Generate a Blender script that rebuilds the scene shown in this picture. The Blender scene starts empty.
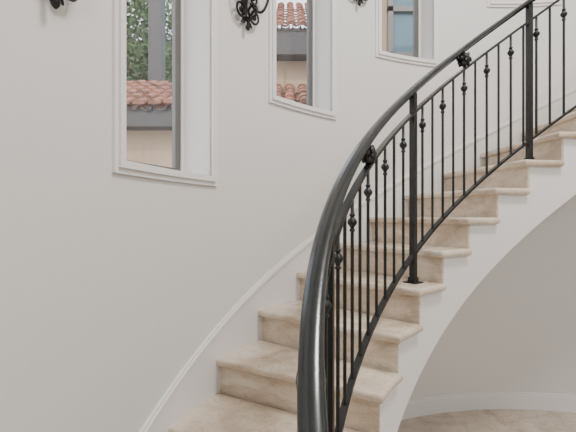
import bpy, bmesh, math, random
from mathutils import Vector, Matrix
random.seed(4)
# ---------------- layout constants (metres) ----------------
CX, CY = 1.7841, 0.7537
CAMZ = 1.5794
RIN, ROUT, RR = 1.6108, 2.4526, 1.7365
TH0, DTH, H = 2.6401, 0.1404, 0.175
Z0 = CAMZ - 0.7044
KMIN, KMAX = -4, 13
RAILH = 0.9174
CEIL = 5.2
def P(r, th, z): return Vector((CX + r*math.cos(th), CY + r*math.sin(th), z))
def TH(k): return TH0 - k*DTH
def ZL(k): return Z0 + k*H

# ---------------- materials ----------------
def newmat(name):
    m = bpy.data.materials.new(name); m.use_nodes = True
    return m, m.node_tree.nodes, m.node_tree.links, m.node_tree.nodes['Principled BSDF']
def mat_plain(name, col, rough=0.6, metal=0.0, bump=0.0, bscale=60, var=0.0, vscale=3, coat=0):
    m, N, L, B = newmat(name)
    B.inputs['Base Color'].default_value = (*col, 1); B.inputs['Roughness'].default_value = rough
    B.inputs['Metallic'].default_value = metal
    B.inputs['Coat Weight'].default_value = coat; B.inputs['Coat Roughness'].default_value = .12
    tc = N.new('ShaderNodeTexCoord')
    if var:
        n = N.new('ShaderNodeTexNoise'); n.inputs['Scale'].default_value = vscale; n.inputs['Detail'].default_value = 4
        L.new(tc.outputs['Object'], n.inputs['Vector'])
        r = N.new('ShaderNodeValToRGB')
        r.color_ramp.elements[0].position = .3; r.color_ramp.elements[1].position = .7
        r.color_ramp.elements[0].color = (*[c*(1-var) for c in col], 1)
        r.color_ramp.elements[1].color = (*[min(1, c*(1+var)) for c in col], 1)
        L.new(n.outputs['Fac'], r.inputs['Fac']); L.new(r.outputs['Color'], B.inputs['Base Color'])
    if bump:
        n2 = N.new('ShaderNodeTexNoise'); n2.inputs['Scale'].default_value = bscale; n2.inputs['Detail'].default_value = 3
        L.new(tc.outputs['Object'], n2.inputs['Vector'])
        b = N.new('ShaderNodeBump'); b.inputs['Strength'].default_value = bump; b.inputs['Distance'].default_value = .01
        L.new(n2.outputs['Fac'], b.inputs['Height']); L.new(b.outputs['Normal'], B.inputs['Normal'])
    return m
def mat_travertine(name, cols, rough=.25, scale=1.0):
    m, N, L, B = newmat(name)
    tc = N.new('ShaderNodeTexCoord')
    mp = N.new('ShaderNodeMapping'); mp.inputs['Scale'].default_value = (1.0*scale, 1.0*scale, 2.5*scale)
    L.new(tc.outputs['Object'], mp.inputs['Vector'])
    n = N.new('ShaderNodeTexNoise'); n.inputs['Scale'].default_value = 4.0; n.inputs['Detail'].default_value = 7
    n.inputs['Roughness'].default_value = .6; n.inputs['Distortion'].default_value = .8
    L.new(mp.outputs['Vector'], n.inputs['Vector'])
    r = N.new('ShaderNodeValToRGB'); e = r.color_ramp.elements
    e[0].position = .30; e[0].color = (*cols[0], 1); e[1].position = .68; e[1].color = (*cols[2], 1)
    x = e.new(.49); x.color = (*cols[1], 1)
    L.new(n.outputs['Fac'], r.inputs['Fac'])
    n2 = N.new('ShaderNodeTexNoise'); n2.inputs['Scale'].default_value = 7; n2.inputs['Detail'].default_value = 3; n2.inputs['Distortion'].default_value = 2.0
    L.new(mp.outputs['Vector'], n2.inputs['Vector'])
    r2 = N.new('ShaderNodeValToRGB'); q = r2.color_ramp.elements
    q[0].position = .465; q[0].color = (1, 1, 1, 1); q[1].position = .535; q[1].color = (1, 1, 1, 1)
    y = q.new(.50); y.color = (.76, .67, .58, 1)
    L.new(n2.outputs['Fac'], r2.inputs['Fac'])
    mx = N.new('ShaderNodeMix'); mx.data_type = 'RGBA'; mx.blend_type = 'MULTIPLY'; mx.inputs[0].default_value = .5
    L.new(r.outputs['Color'], mx.inputs[6]); L.new(r2.outputs['Color'], mx.inputs[7])
    L.new(mx.outputs[2], B.inputs['Base Color'])
    B.inputs['Roughness'].default_value = rough
    return m
M_wall = mat_plain('plaster_white', (.755, .742, .725), .7, bump=.08, bscale=70)
M_stringer = mat_plain('plaster_stringer', (.83, .82, .81), .65, bump=.05, bscale=90)
M_trim = mat_plain('trim_paint', (.82, .81, .80), .45, bump=.02)
M_ceil = mat_plain('ceiling_paint', (.8, .79, .78), .8, bump=.03)
M_trav = mat_travertine('travertine', ((.52, .41, .305), (.68, .57, .455), (.80, .72, .61)), .2)
M_floor = mat_travertine('travertine_floor', ((.42, .34, .27), (.54, .455, .37), (.63, .55, .46)), .22, 1.3)
M_iron = mat_plain('wrought_iron', (.012, .013, .013), .42, .2, bump=.1, bscale=120, var=.3, vscale=30)
M_rail = mat_plain('handrail_iron', (.013, .017, .0175), .24, .3, bump=.03, bscale=60, var=.25, vscale=20, coat=.4)
M_bronze = mat_plain('window_frame_bronze', (.14, .135, .13), .4, .3, bump=.02)
M_stucco = mat_plain('stucco', (.33, .25, .18), .9, bump=.4, bscale=40, var=.08, vscale=2)
M_tile = mat_plain('clay_tile', (.26, .12, .08), .85, bump=.2, bscale=25, var=.55, vscale=5)
M_dark = mat_plain('fascia_grey', (.03, .03, .033), .6, bump=.05)
M_leaf = mat_plain('leaves', (.05, .10, .025), .6, bump=.1, var=.5, vscale=3)
M_bark = mat_plain('bark', (.06, .045, .03), .9, bump=.5, bscale=20)
M_ground = mat_plain('garden_ground', (.10, .13, .06), .9, bump=.2, var=.3)
M_candle = mat_plain('candle_sleeve', (.8, .74, .6), .5, bump=.02)
M_bglass = mat_plain('dark_pane', (.07, .14, .18), .08, bump=.01)
mg, N, L, B = newmat('window_glass')
N.remove(B); tr = N.new('ShaderNodeBsdfTransparent'); gl = N.new('ShaderNodeBsdfGlossy'); gl.inputs['Roughness'].default_value = .02
mi = N.new('ShaderNodeMixShader'); mi.inputs[0].default_value = .05
L.new(tr.outputs[0], mi.inputs[1]); L.new(gl.outputs[0], mi.inputs[2]); L.new(mi.outputs[0], N['Material Output'].inputs[0])
M_glass = mg

# ---------------- mesh helpers ----------------
def finish(name, bm, mat, parent=None, smooth=False, angle=35):
    bmesh.ops.remove_doubles(bm, verts=bm.verts, dist=1e-5)
    bmesh.ops.recalc_face_normals(bm, faces=bm.faces)
    me = bpy.data.meshes.new(name); bm.to_mesh(me); bm.free()
    ob = bpy.data.objects.new(name, me); bpy.context.collection.objects.link(ob)
    if mat: me.materials.append(mat)
    if smooth:
        for p in me.polygons: p.use_smooth = True
        me.set_sharp_from_angle(angle=math.radians(angle))
    if parent: ob.parent = parent
    return ob
def empty(name, loc=(0, 0, 0)):
    e = bpy.data.objects.new(name, None); e.empty_display_size = .1; e.location = (0, 0, 0)
    bpy.context.collection.objects.link(e); return e
def sweep(bm, rings, closed=False, caps=True):
    V = [[bm.verts.new(p) for p in ring] for ring in rings]
    n = len(V[0]); m = len(V)
    for i in range(m if closed else m-1):
        a = V[i]; b = V[(i+1) % m]
        for j in range(n): bm.faces.new((a[j], a[(j+1) % n], b[(j+1) % n], b[j]))
    if caps and not closed:
        bm.faces.new(V[0]); bm.faces.new(V[-1][::-1])
def cylbox(bm, r0, r1, t0, t1, z0, z1, n=None):
    n = n or max(1, int(abs(t1-t0)/.03))
    f0 = z0 if callable(z0) else (lambda t: z0)
    f1 = z1 if callable(z1) else (lambda t: z1)
    rings = []
    for i in range(n+1):
        t = t0+(t1-t0)*i/n
        rings.append([P(r0, t, f0(t)), P(r1, t, f0(t)), P(r1, t, f1(t)), P(r0, t, f1(t))])
    sweep(bm, rings)
def box(bm, x0, x1, y0, y1, z0, z1):
    v = [bm.verts.new(c) for c in ((x0,y0,z0),(x1,y0,z0),(x1,y1,z0),(x0,y1,z0),(x0,y0,z1),(x1,y0,z1),(x1,y1,z1),(x0,y1,z1))]
    for f in ((0,1,2,3),(4,7,6,5),(0,4,5,1),(1,5,6,2),(2,6,7,3),(3,7,4,0)): bm.faces.new([v[i] for i in f])
def lathe(bm, org, prof, n=10, axis=None):
    ax = Vector((0, 0, 1)) if axis is None else axis.normalized()
    q = Vector((0, 0, 1)).rotation_difference(ax)
    rings = [[org + q @ Vector((r*math.cos(2*math.pi*j/n), r*math.sin(2*math.pi*j/n), z)) for j in range(n)] for z, r in prof]
    sweep(bm, rings)
def tube(bm, pts, rad, n=8):
    pts = [Vector(p) for p in pts]; rings = []
    up = None
    for i, p in enumerate(pts):
        t = (pts[min(i+1, len(pts)-1)]-pts[max(i-1, 0)]).normalized()
        if up is None:
            up = t.orthogonal().normalized()
        up = (up - t*up.dot(t)).normalized(); s = t.cross(up)
        r = rad(i/(len(pts)-1)) if callable(rad) else rad
        rings.append([p + up*r*math.cos(2*math.pi*j/n) + s*r*math.sin(2*math.pi*j/n) for j in range(n)])
    sweep(bm, rings)

# ---------------- tower wall with window openings ----------------
WT = 0.24
TR = 0.045
wins = [(2.9061, 2.6344, .1512), (2.4575, 2.2027, .679), (2.0487, 1.8069, 1.206), (1.632, 1.39, 1.725), (1.23, .99, 2.22)]
WH = 1.35
openings = []
for a, b, z in wins:
    zz = z + CAMZ
    openings.append((b+TR/ROUT, a-TR/ROUT, zz+TR, min(zz+TR+WH, CEIL-.1)))
A0, A1 = -0.92, 3.62
ths = sorted(set([round(A0+(A1-A0)*i/130, 5) for i in range(131)] + [round(v, 5) for o in openings for v in o[:2]]))
zs = sorted(set([0.0, CEIL] + [round(v, 5) for o in openings for v in o[2:]]))
def isopen(t, z):
    return any(o[0] < t < o[1] and o[2] < z < o[3] for o in openings)
bm = bmesh.new()
def quad(*p): bm.faces.new([bm.verts.new(x) for x in p])
nt, nz = len(ths)-1, len(zs)-1
op = [[isopen((ths[i]+ths[i+1])/2, (zs[j]+zs[j+1])/2) for j in range(nz)] for i in range(nt)]
R2 = ROUT+WT
for i in range(nt):
    for j in range(nz):
        a, b, c, d = ths[i], ths[i+1], zs[j], zs[j+1]
        if not op[i][j]:
            quad(P(ROUT,a,c), P(ROUT,b,c), P(ROUT,b,d), P(ROUT,a,d))
            quad(P(R2,a,c), P(R2,b,c), P(R2,b,d), P(R2,a,d))
            if i == 0 or op[i-1][j]: quad(P(ROUT,a,c), P(R2,a,c), P(R2,a,d), P(ROUT,a,d))
            if i == nt-1 or op[i+1][j]: quad(P(ROUT,b,c), P(R2,b,c), P(R2,b,d), P(ROUT,b,d))
            if j == 0 or op[i][j-1]: quad(P(ROUT,a,c), P(R2,a,c), P(R2,b,c), P(ROUT,b,c))
            if j == nz-1 or op[i][j+1]: quad(P(ROUT,a,d), P(R2,a,d), P(R2,b,d), P(ROUT,b,d))
finish('wall_tower', bm, M_wall, smooth=True, angle=25)

# windows
for wi, (o, (a, b, z)) in enumerate(zip(openings, wins)):
    e = empty('window_%d' % (wi+1))
    t0, t1, z0, z1 = o; w = TR/ROUT
    bm = bmesh.new()
    for (ri, ww) in ((.012, 1.0), (.022, .55)):
        q = w*ww; tz = TR*ww
        cylbox(bm, ROUT-ri, ROUT+.002, t0-q, t0+.001, z0-tz, z1+tz, 2)
        cylbox(bm, ROUT-ri, ROUT+.002, t1-.001, t1+q, z0-tz, z1+tz, 2)
        cylbox(bm, ROUT-ri, ROUT+.002, t0, t1, z0-tz, z0+.002)
        cylbox(bm, ROUT-ri, ROUT+.002, t0, t1, z1-.002, z1+tz)
    finish('casing', bm, M_trim, e)
    bm = bmesh.new(); rf = ROUT+.165; rg = ROUT+.20; fw = .02/ROUT
    cylbox(bm, rf, rg, t0-.0005, t0+fw, z0, z1, 1); cylbox(bm, rf, rg, t1-fw, t1+.0005, z0, z1, 1)
    cylbox(bm, rf, rg, t0, t1, z0-.001, z0+.02); cylbox(bm, rf, rg, t0, t1, z1-.02, z1+.001)
    finish('jamb', bm, M_trim, e)
    bm = bmesh.new(); f2 = fw; g = .034/ROUT
    cylbox(bm, rf+.008, rg-.005, t0+f2, t0+f2+g, z0+.02, z1-.02, 1); cylbox(bm, rf+.008, rg-.005, t1-f2-g*.6, t1-f2, z0+.02, z1-.02, 1)
    cylbox(bm, rf+.008, rg-.005, t0+f2, t1-f2, z0+.02, z0+.045); cylbox(bm, rf+.008, rg-.005, t0+f2, t1-f2, z1-.045, z1-.02)
    finish('sash', bm, M_bronze, e)
    bm = bmesh.new(); cylbox(bm, rf+.018, rf+.021, t0+f2, t1-f2, z0+.02, z1-.02); finish('glass', bm, M_glass, e)

# ---------------- staircase ----------------
st = empty('spiral_staircase')
AL = -.6          # end of upper landing
def offset_pt(r, th, d):
    p = P(r, th, 0); t = Vector((math.sin(th), -math.cos(th), 0)); return p + t*d
RS = RIN+.028
RO = ROUT-.001
for k in range(KMIN, KMAX+1):
    zt = ZL(k); ta, tb = TH(k), TH(k+1)
    bm = bmesh.new()
    inner = [P(RIN, ta+(tb-.022-ta)*i/5, 0) for i in range(6)]
    outer = [P(RO, tb+(ta-tb)*i/6, 0) for i in range(7)]
    inner += [offset_pt(RIN+.03, tb, .033), offset_pt(RO, tb, .03)]
    pl = inner + outer[1:] if k < KMAX else [P(RIN, ta+(AL-ta)*i/24, 0) for i in range(25)] + [P(RO, AL+(ta-AL)*i/24, 0) for i in range(25)]
    vt = [bm.verts.new((p.x, p.y, zt)) for p in pl]; vb = [bm.verts.new((p.x, p.y, zt-.04)) for p in pl]
    bm.faces.new(vt); bm.faces.new(vb[::-1]); n = len(vt)
    for i in range(n): bm.faces.new((vt[i], vb[i], vb[(i+1) % n], vt[(i+1) % n]))
    bmesh.ops.recalc_face_normals(bm, faces=bm.faces)
    ed = [e for e in bm.edges if abs(e.verts[0].co.z-e.verts[1].co.z) < 1e-4]
    bmesh.ops.bevel(bm, geom=ed, offset=.0165, segments=4, profile=.5, affect='EDGES')
    finish('tread_%02d' % (k-KMIN+1), bm, M_trav, st, smooth=True, angle=40)
    bm = bmesh.new()
    zb = max(ZL(k-1), 0)-.01
    c = [offset_pt(RS-.004, ta, .036), offset_pt(RO, ta, .036), offset_pt(RO, ta, .05), offset_pt(RS-.004, ta, .05)]
    r0 = [Vector((p.x, p.y, max(zb, 0))) for p in c]; r1 = [Vector((p.x, p.y, zt-.035)) for p in c]
    sweep(bm, [r0, r1]); finish('riser_%02d' % (k-KMIN+1), bm, M_trav, st)
bm = bmesh.new()
SOF = .48
for k in range(KMIN, KMAX+1):
    def ang(k, r, d=.045): return TH(k)-d/r
    last = (k == KMAX)
    n = 6 if not last else 26
    rings = []
    for i in range(n+1):
        f = i/n
        ring = []
        for r in (RS, RO):
            te = ang(k+1, r) if not last else AL
            t = ang(k, r)+(te-ang(k, r))*f
            kk = (TH0-t)/DTH
            zlow = max(ZL(min(kk, KMAX+1.3))-SOF, 0.0)
            zlow = min(zlow, ZL(k)-.06)
            ring.append((P(r, t, zlow), P(r, t, ZL(k)-.038)))
        rings.append([ring[0][0], ring[1][0], ring[1][1], ring[0][1]])
    V = [[bm.verts.new(p) for p in rg] for rg in rings]
    for a, b in zip(V, V[1:]):
        for j in range(4): bm.faces.new((a[j], a[(j+1) % 4], b[(j+1) % 4], b[j]))
    bm.faces.new(V[0])
    if last: bm.faces.new(V[-1])
finish('carriage', bm, M_stringer, st, smooth=True, angle=30)

# skirting that follows the flight on the outer wall
kk = lambda t: (TH0-t)/DTH
bm = bmesh.new()
for dz0, dz1, dr in ((-.25, .115, .010), (.115, .135, .020), (.135, .148, .012)):
    cylbox(bm, ROUT-dr, ROUT+.003, TH(-4.3), TH(13.0), lambda t: max(ZL(kk(t))+dz0, 0), lambda t: ZL(kk(t))+dz1, 90)
finish('trim_stair_skirt', bm, M_trim, smooth=True, angle=25)
bm = bmesh.new()
cylbox(bm, ROUT-.015, ROUT+.003, A0, TH(-1.6), 0, .115, 90); cylbox(bm, ROUT-.010, ROUT+.003, A0, TH(-1.6), .115, .135, 90)
finish('baseboard_tower', bm, M_trim, smooth=True, angle=25)

# ---------------- railing ----------------
rl = empty('iron_stair_railing')
K0, K1 = -4.75, 13.9
def helix_sweep(name, prof, off, mat, k0=K0, k1=K1, n=260):
    bm = bmesh.new(); rings = []
    for i in range(n+1):
        k = k0+(k1-k0)*i/n; t = TH(k)
        rings.append([P(RR+x, t, ZL(k)+off+z) for x, z in prof])
    sweep(bm, rings); return finish(name, bm, mat, rl, smooth=True, angle=50)
cap = []
for i in range(13):
    a = math.pi*i/12; cap.append((.030*math.cos(a), .004+.018*math.sin(a)))
cap += [(-.030, -.004), (-.022, -.010), (-.016, -.020), (.016, -.020), (.022, -.010), (.030, -.004)]
helix_sweep('handrail', cap, RAILH, M_rail)
sq = lambda w, h: [(-w, -h), (w, -h), (w, h), (-w, h)]
UB = RAILH-.122; LB = .035
helix_sweep('upper_bar', sq(.015, .009), UB, M_rail)
helix_sweep('lower_bar', sq(.014, .008), LB, M_iron)
posts = [-4.65, -1.25, 2.6675, 6.5867, 10.5, 13.8]
bm = bmesh.new()
def obox(bm, r, t, w, d, z0, z1):
    er = Vector((math.cos(t), math.sin(t), 0)); et = Vector((-math.sin(t), math.cos(t), 0)); c = P(r, t, 0)
    rings = []
    for z in (z0, z1):
        rings.append([c+er*a*w+et*b*d+Vector((0, 0, z)) for a, b in ((-1,-1),(1,-1),(1,1),(-1,1))])
    sweep(bm, rings)
for k in posts:
    zb = ZL(min(math.floor(k), KMAX)) if k > -4 else 0
    t = TH(k)
    obox(bm, RR, t, .015, .015, zb, ZL(k)+RAILH-.015)
    obox(bm, RR, t, .038, .038, zb, zb+.007)
    obox(bm, RR, t, .020, .020, zb+.007, zb+.03)
finish('posts', bm, M_iron, rl)
bm = bmesh.new()
BP = .3766
j = -16
while True:
    k = .764+BP*j
    if k > K1: break
    if k > K0+.1 and all(abs(k-p) > .13 for p in posts):
        t = TH(k); z0 = ZL(k)+LB; z1 = ZL(k)+UB
        o = P(RR, t, z0); Lh = z1-z0
        if j % 2 == 0:
            zk = Lh-.115
            prof = [(0, .0075), (zk-.040, .0072), (zk-.037, .0115), (zk-.030, .0115), (zk-.027, .008), (zk-.018, .010), (zk-.010, .017),
                    (zk-.003, .020), (zk+.003, .020), (zk+.010, .017), (zk+.018, .010), (zk+.022, .008), (zk+.026, .012), (zk+.032, .012), (zk+.036, .0075), (Lh, .0072)]
            lathe(bm, o, prof, 10)
        else:
            lathe(bm, o, [(0, .0072), (Lh, .0072)], 8)
    j += 1
finish('balusters', bm, M_iron, rl, smooth=True, angle=50)
bm = bmesh.new()
for jj in (-10, 0, 10, 20, 30):
    k = .764+BP*jj
    t = TH(k); c = P(RR, t, ZL(k)+RAILH-.065)
    er = Vector((math.cos(t), math.sin(t), 0)); et = Vector((-math.sin(t), math.cos(t), 0)); ez = Vector((0, 0, 1))
    for lay, (nn, rad, rr) in enumerate(((6, .028, .017), (5, .014, .014))):
        for i in range(nn):
            a = 2*math.pi*i/nn+lay*.5
            for sgn in (-1, 1):
                d = et*math.cos(a)+ez*math.sin(a)
                q = c+d*rad+er*sgn*(.014+lay*.012)
                s = bmesh.ops.create_icosphere(bm, subdivisions=2, radius=rr)
                for v in s['verts']:
                    lo = v.co.copy(); v.co = q + d*lo.x*1.25 + er*lo.y*.55 + d.cross(er)*lo.z*.8
    s = bmesh.ops.create_icosphere(bm, subdivisions=2, radius=.022)
    for v in s['verts']:
        lo = v.co.copy(); v.co = c + er*lo.x*1.7+et*lo.y+ez*lo.z*1.9
finish('rosettes', bm, M_iron, rl, smooth=True, angle=60)

# ---------------- sconces ----------------
def spiral(c, u, v, r0, r1, a0, a1, n=36):
    out = []
    for i in range(n+1):
        f = i/n; r = r0+(r1-r0)*f; a = a0+(a1-a0)*f
        out.append(c+u*r*math.cos(a)+v*r*math.sin(a))
    return out
SC = 1.1
def sconce(name, t, zb):
    e = empty(name)
    rad = Vector((math.cos(t), math.sin(t), 0)); tan = Vector((-math.sin(t), math.cos(t), 0)); ez = Vector((0, 0, 1))
    def W(a, out, z): return P(ROUT, t, 0)-rad*out*SC+tan*a*SC+ez*(zb+z*SC)
    bm = bmesh.new()
    outl = [(0,-.0),(.012,.03),(.02,.08),(.016,.13),(.03,.18),(.026,.24),(.016,.29),(0,.33),(-.016,.29),(-.026,.24),(-.03,.18),(-.016,.13),(-.02,.08),(-.012,.03)]
    sweep(bm, [[W(a, d, z+.0) for a, z in outl] for d in (-.001, .012)])
    for s in (-1, 1):
        for (cz, r0, tw) in ((.045, .042, 1), (.130, .034, -1)):
            c = W(s*(r0+.008), .03, cz)
            tube(bm, spiral(c, tan*s, ez*tw, r0*SC, .012, math.pi*1.0, math.pi*1.0+3.0*math.pi), lambda f: .0068-.002*f, 8)
            b = bmesh.ops.create_icosphere(bm, subdivisions=2, radius=.011)
            for v in b['verts']: v.co += c
        pts = []
        for i in range(21):
            f = i/20; pts.append(W(s*(.02+.085*f), .03+.06*math.sin(f*math.pi/2), .10-.06*math.sin(f*math.pi)+.10*f*f))
        tube(bm, pts, .0075, 8)
        o = W(s*.105, .09, .20)
        lathe(bm, o, [(-.012, .004), (-.004, .012), (.004, .030), (.012, .034), (.014, .03), (.014, .014), (.03, .014)], 16)
    c = W(0, .055, .045)
    tube(bm, spiral(c, rad*-1, ez, .046, .012, math.pi, math.pi+3.0*math.pi), lambda f: .008-.002*f, 8)
    lathe(bm, W(0, .03, -.045), [(0, .003), (.008, .010), (.02, .014), (.032, .008), (.04, .006), (.055, .013), (.07, .007)], 12)
    for s in (-1, 1):
        for cz, aa in ((.0, -.7), (.165, .6)):
            q = bmesh.ops.create_icosphere(bm, subdivisions=2, radius=.026)
            cc = W(s*.025, .02, cz); dd = (tan*s*math.cos(aa)+ez*math.sin(aa))
            for v in q['verts']:
                l = v.co.copy(); v.co = cc+dd*l.x+rad*l.y*.3+dd.cross(rad)*l.z*.35*(1-abs(l.x)/.05)
    finish('ironwork', bm, M_iron, e, smooth=True, angle=45)
    bm = bmesh.new()
    for s in (-1, 1):
        lathe(bm, W(s*.105, .09, .214), [(0, .011), (.09*SC, .011), (.092*SC, .004)], 14)
        lathe(bm, W(s*.105, .09, .306), [(0, .005), (.012, .011), (.03, .009), (.05, .001)], 12)
    finish('candles', bm, M_candle, e, smooth=True, angle=45)
for i, (t, z) in enumerate(((3.025, .603), (2.545, 1.06), (2.122, 1.575), (1.72, 2.1))):
    sconce('wall_sconce' if i == 0 else 'wall_sconce.%03d' % i, t, CAMZ+z)

# ---------------- hall shell ----------------
def simple_box(name, mat, *b):
    bm = bmesh.new(); box(bm, *b); return finish(name, bm, mat)
simple_box('floor', M_floor, -.9, 5.0, -5.2, 4.0, -.12, 0)
simple_box('ceiling', M_ceil, -1.2, 5.0, -5.2, 4.0, CEIL, CEIL+.12)
simple_box('wall_left', M_wall, -.85, -.58, -5.2, -.15, 0, CEIL)
simple_box('wall_right', M_wall, 3.42, 3.6, -5.2, -1.1, 0, CEIL)
simple_box('wall_back', M_wall, -.85, 3.6, -5.2, -5.0, 0, CEIL)

# ---------------- exterior ----------------
def tiles(bm, x0, x1, ya, za, yb, zb, pitch=.22):
    nx = int((x1-x0)/pitch); rows = int(math.hypot(yb-ya, zb-za)/.35)
    sl = Vector((0, yb-ya, zb-za)); d = sl.normalized(); nrm = Vector((1, 0, 0)).cross(d)
    for r in range(rows):
        for i in range(nx):
            for up in (1, 0):
                cx = x0+(i+.5+(0 if up else .5))*pitch
                a = Vector((cx, ya, za))+sl*(r/rows)+nrm*(.0 if up else -.03)+Vector((random.uniform(-.006,.006),0,random.uniform(-.008,.008)))
                b = a+sl*(1.12/rows); a = a+nrm*.03
                R = .085
                ra = [a+Vector((R*math.cos(q), 0, 0))+nrm*R*.8*math.sin(q)*(1 if up else -1) for q in [math.pi*z/7 for z in range(8)]]
                rb = [b+Vector((R*.85*math.cos(q), 0, 0))+nrm*R*.7*math.sin(q)*(1 if up else -1) for q in [math.pi*z/7 for z in range(8)]]
                va = [bm.verts.new(p) for p in ra]; vb = [bm.verts.new(p) for p in rb]
                for j in range(7): bm.faces.new((va[j], va[j+1], vb[j+1], vb[j]))
                if up: bm.faces.new(va)
hs = empty('neighbouring_house')
E = CAMZ
bm = bmesh.new(); box(bm, -9, .9, 6.0, 7.6, -1, E+1.36); box(bm, -.75, 1.25, 7.0, 11, -1, E+2.85)
box(bm, 1.25, 9, 6.3, 11, -1, E+4.9); finish('stucco_walls', bm, M_stucco, hs)
bm = bmesh.new(); box(bm, -9, .9, 5.72, 7.6, E+1.33, E+1.62); box(bm, -1.0, 1.25, 6.7, 11, E+2.8, E+3.25)
box(bm, 1.0, 9, 6.0, 11, E+4.8, E+5.0)
box(bm, -2.95, -2.68, 8.2, 8.5, -1, E+6)
finish('fascia_and_gutters', bm, M_dark, hs)
bm = bmesh.new(); tiles(bm, -8, .9, 5.66, E+1.62, 7.6, E+2.6); tiles(bm, -1.05, 1.25, 6.65, E+3.25, 9, E+4.9, .2); finish('clay_roof_tiles', bm, M_tile, hs)
bm = bmesh.new()
for a0_, a1_ in ((1.6, 1.68), (2.06, 2.14), (2.54, 2.62)): box(bm, a0_, a1_, 6.2, 6.3, E+2.55, E+4.1)
for z_ in (2.55, 3.28, 4.02): box(bm, 1.6, 2.62, 6.2, 6.3, E+z_, E+z_+.08)
finish('house_window_frame', bm, M_bronze, hs)
bm = bmesh.new()
box(bm, 1.62, 2.6, 6.26, 6.3, E+2.57, E+4.08)
finish('house_window_panes', bm, M_bglass, hs)
simple_box('ground_outside', M_ground, -30, 30, 4.0, 60, -1.1, -1.0)
tr_ = empty('garden_tree')
bm = bmesh.new(); tube(bm, [(-5.0, 12, -1), (-4.9, 12, 2), (-4.6, 12.1, 4), (-4.7, 12, 6)], lambda f: .22-.12*f, 10)
for i in range(9):
    a = random.uniform(0, 6.28); z = random.uniform(2.5, 5)
    tube(bm, [(-4.7, 12, z), (-4.7+1.0*math.cos(a), 12+1.0*math.sin(a), z+.7), (-4.7+2.0*math.cos(a), 12+2*math.sin(a), z+1.0)], lambda f: .07-.05*f, 6)
finish('trunk', bm, M_bark, tr_, smooth=True)
bm = bmesh.new()
for i in range(22000):
    while True:
        q = Vector([random.uniform(-1, 1) for _ in range(3)])
        if .25 < q.length < 1: break
    cl = random.choice([(-5.2, 12, 5.4, 1.5), (-4.0, 11.6, 5.6, 1.2), (-6.2, 12, 4.6, 1.5), (-4.4, 12, 7.4, 1.5), (-4.3, 12, 4.4, 1.0), (-5.6, 12.4, 3.6, 1.2)])
    c = Vector(cl[:3])+q*cl[3]
    d = Vector([random.gauss(0, 1) for _ in range(3)]).normalized(); e_ = d.orthogonal().normalized(); s = random.uniform(.06, .13)
    bm.faces.new([bm.verts.new(c+d*s), bm.verts.new(c+e_*s*.45), bm.verts.new(c-d*s), bm.verts.new(c-e_*s*.45)])
me = bpy.data.meshes.new('foliage'); bm.to_mesh(me); bm.free(); me.materials.append(M_leaf)
ob = bpy.data.objects.new('foliage', me); bpy.context.collection.objects.link(ob); ob.parent = tr_

# ---------------- lighting ----------------
w = bpy.data.worlds.new('World'); bpy.context.scene.world = w; w.use_nodes = True
N = w.node_tree.nodes; L = w.node_tree.links
sk = N.new('ShaderNodeTexSky'); sk.sky_type = 'NISHITA'; sk.sun_disc = False; sk.sun_elevation = math.radians(48); sk.sun_rotation = math.radians(200)
sk.dust_density = 4
mxs = N.new('ShaderNodeMix'); mxs.data_type = 'RGBA'; mxs.inputs[0].default_value = .7; mxs.inputs[7].default_value = (3.9, 3.95, 4.0, 1)
L.new(sk.outputs[0], mxs.inputs[6])
bg = N['Background']; bg.inputs[1].default_value = .75; L.new(mxs.outputs[2], bg.inputs[0])
def area(name, loc, tgt, size, power, col=(1, 1, 1)):
    l = bpy.data.lights.new(name, 'AREA'); l.shape = 'DISK'; l.size = size; l.energy = power; l.color = col
    o = bpy.data.objects.new(name, l); bpy.context.collection.objects.link(o); o.location = loc
    o.rotation_euler = (Vector(tgt)-Vector(loc)).to_track_quat('-Z', 'Y').to_euler()
area('stairwell_fill_light', (CX-.1, CY+.2, CEIL-.1), (CX, CY, 0), .8, 135, (1, .985, .965))  # added overhead fill to brighten the stairwell, not a real fixture
area('hall_fill_light', (1.9, -2.3, 4.0), (1.9, 2.2, .9), 1.3, 72, (1, .98, .955))  # unseen fill added behind the camera, aimed at the stairs
sun = bpy.data.lights.new('sun', 'SUN'); sun.energy = 1.6; sun.angle = .03; sun.color = (1, .95, .87)
so = bpy.data.objects.new('sun', sun); bpy.context.collection.objects.link(so); so.rotation_euler = Vector((.5, 1, -1.1)).to_track_quat('-Z', 'Y').to_euler()

# ---------------- camera ----------------
cam = bpy.data.cameras.new('camera'); co = bpy.data.objects.new('camera', cam); bpy.context.collection.objects.link(co)
co.location = (0, 0, CAMZ); co.rotation_euler = (math.radians(90), 0, 0)
cam.sensor_width = 36; cam.lens = 388.8/576*36; cam.shift_y = .7/576; cam.clip_start = .02
bpy.context.scene.camera = co
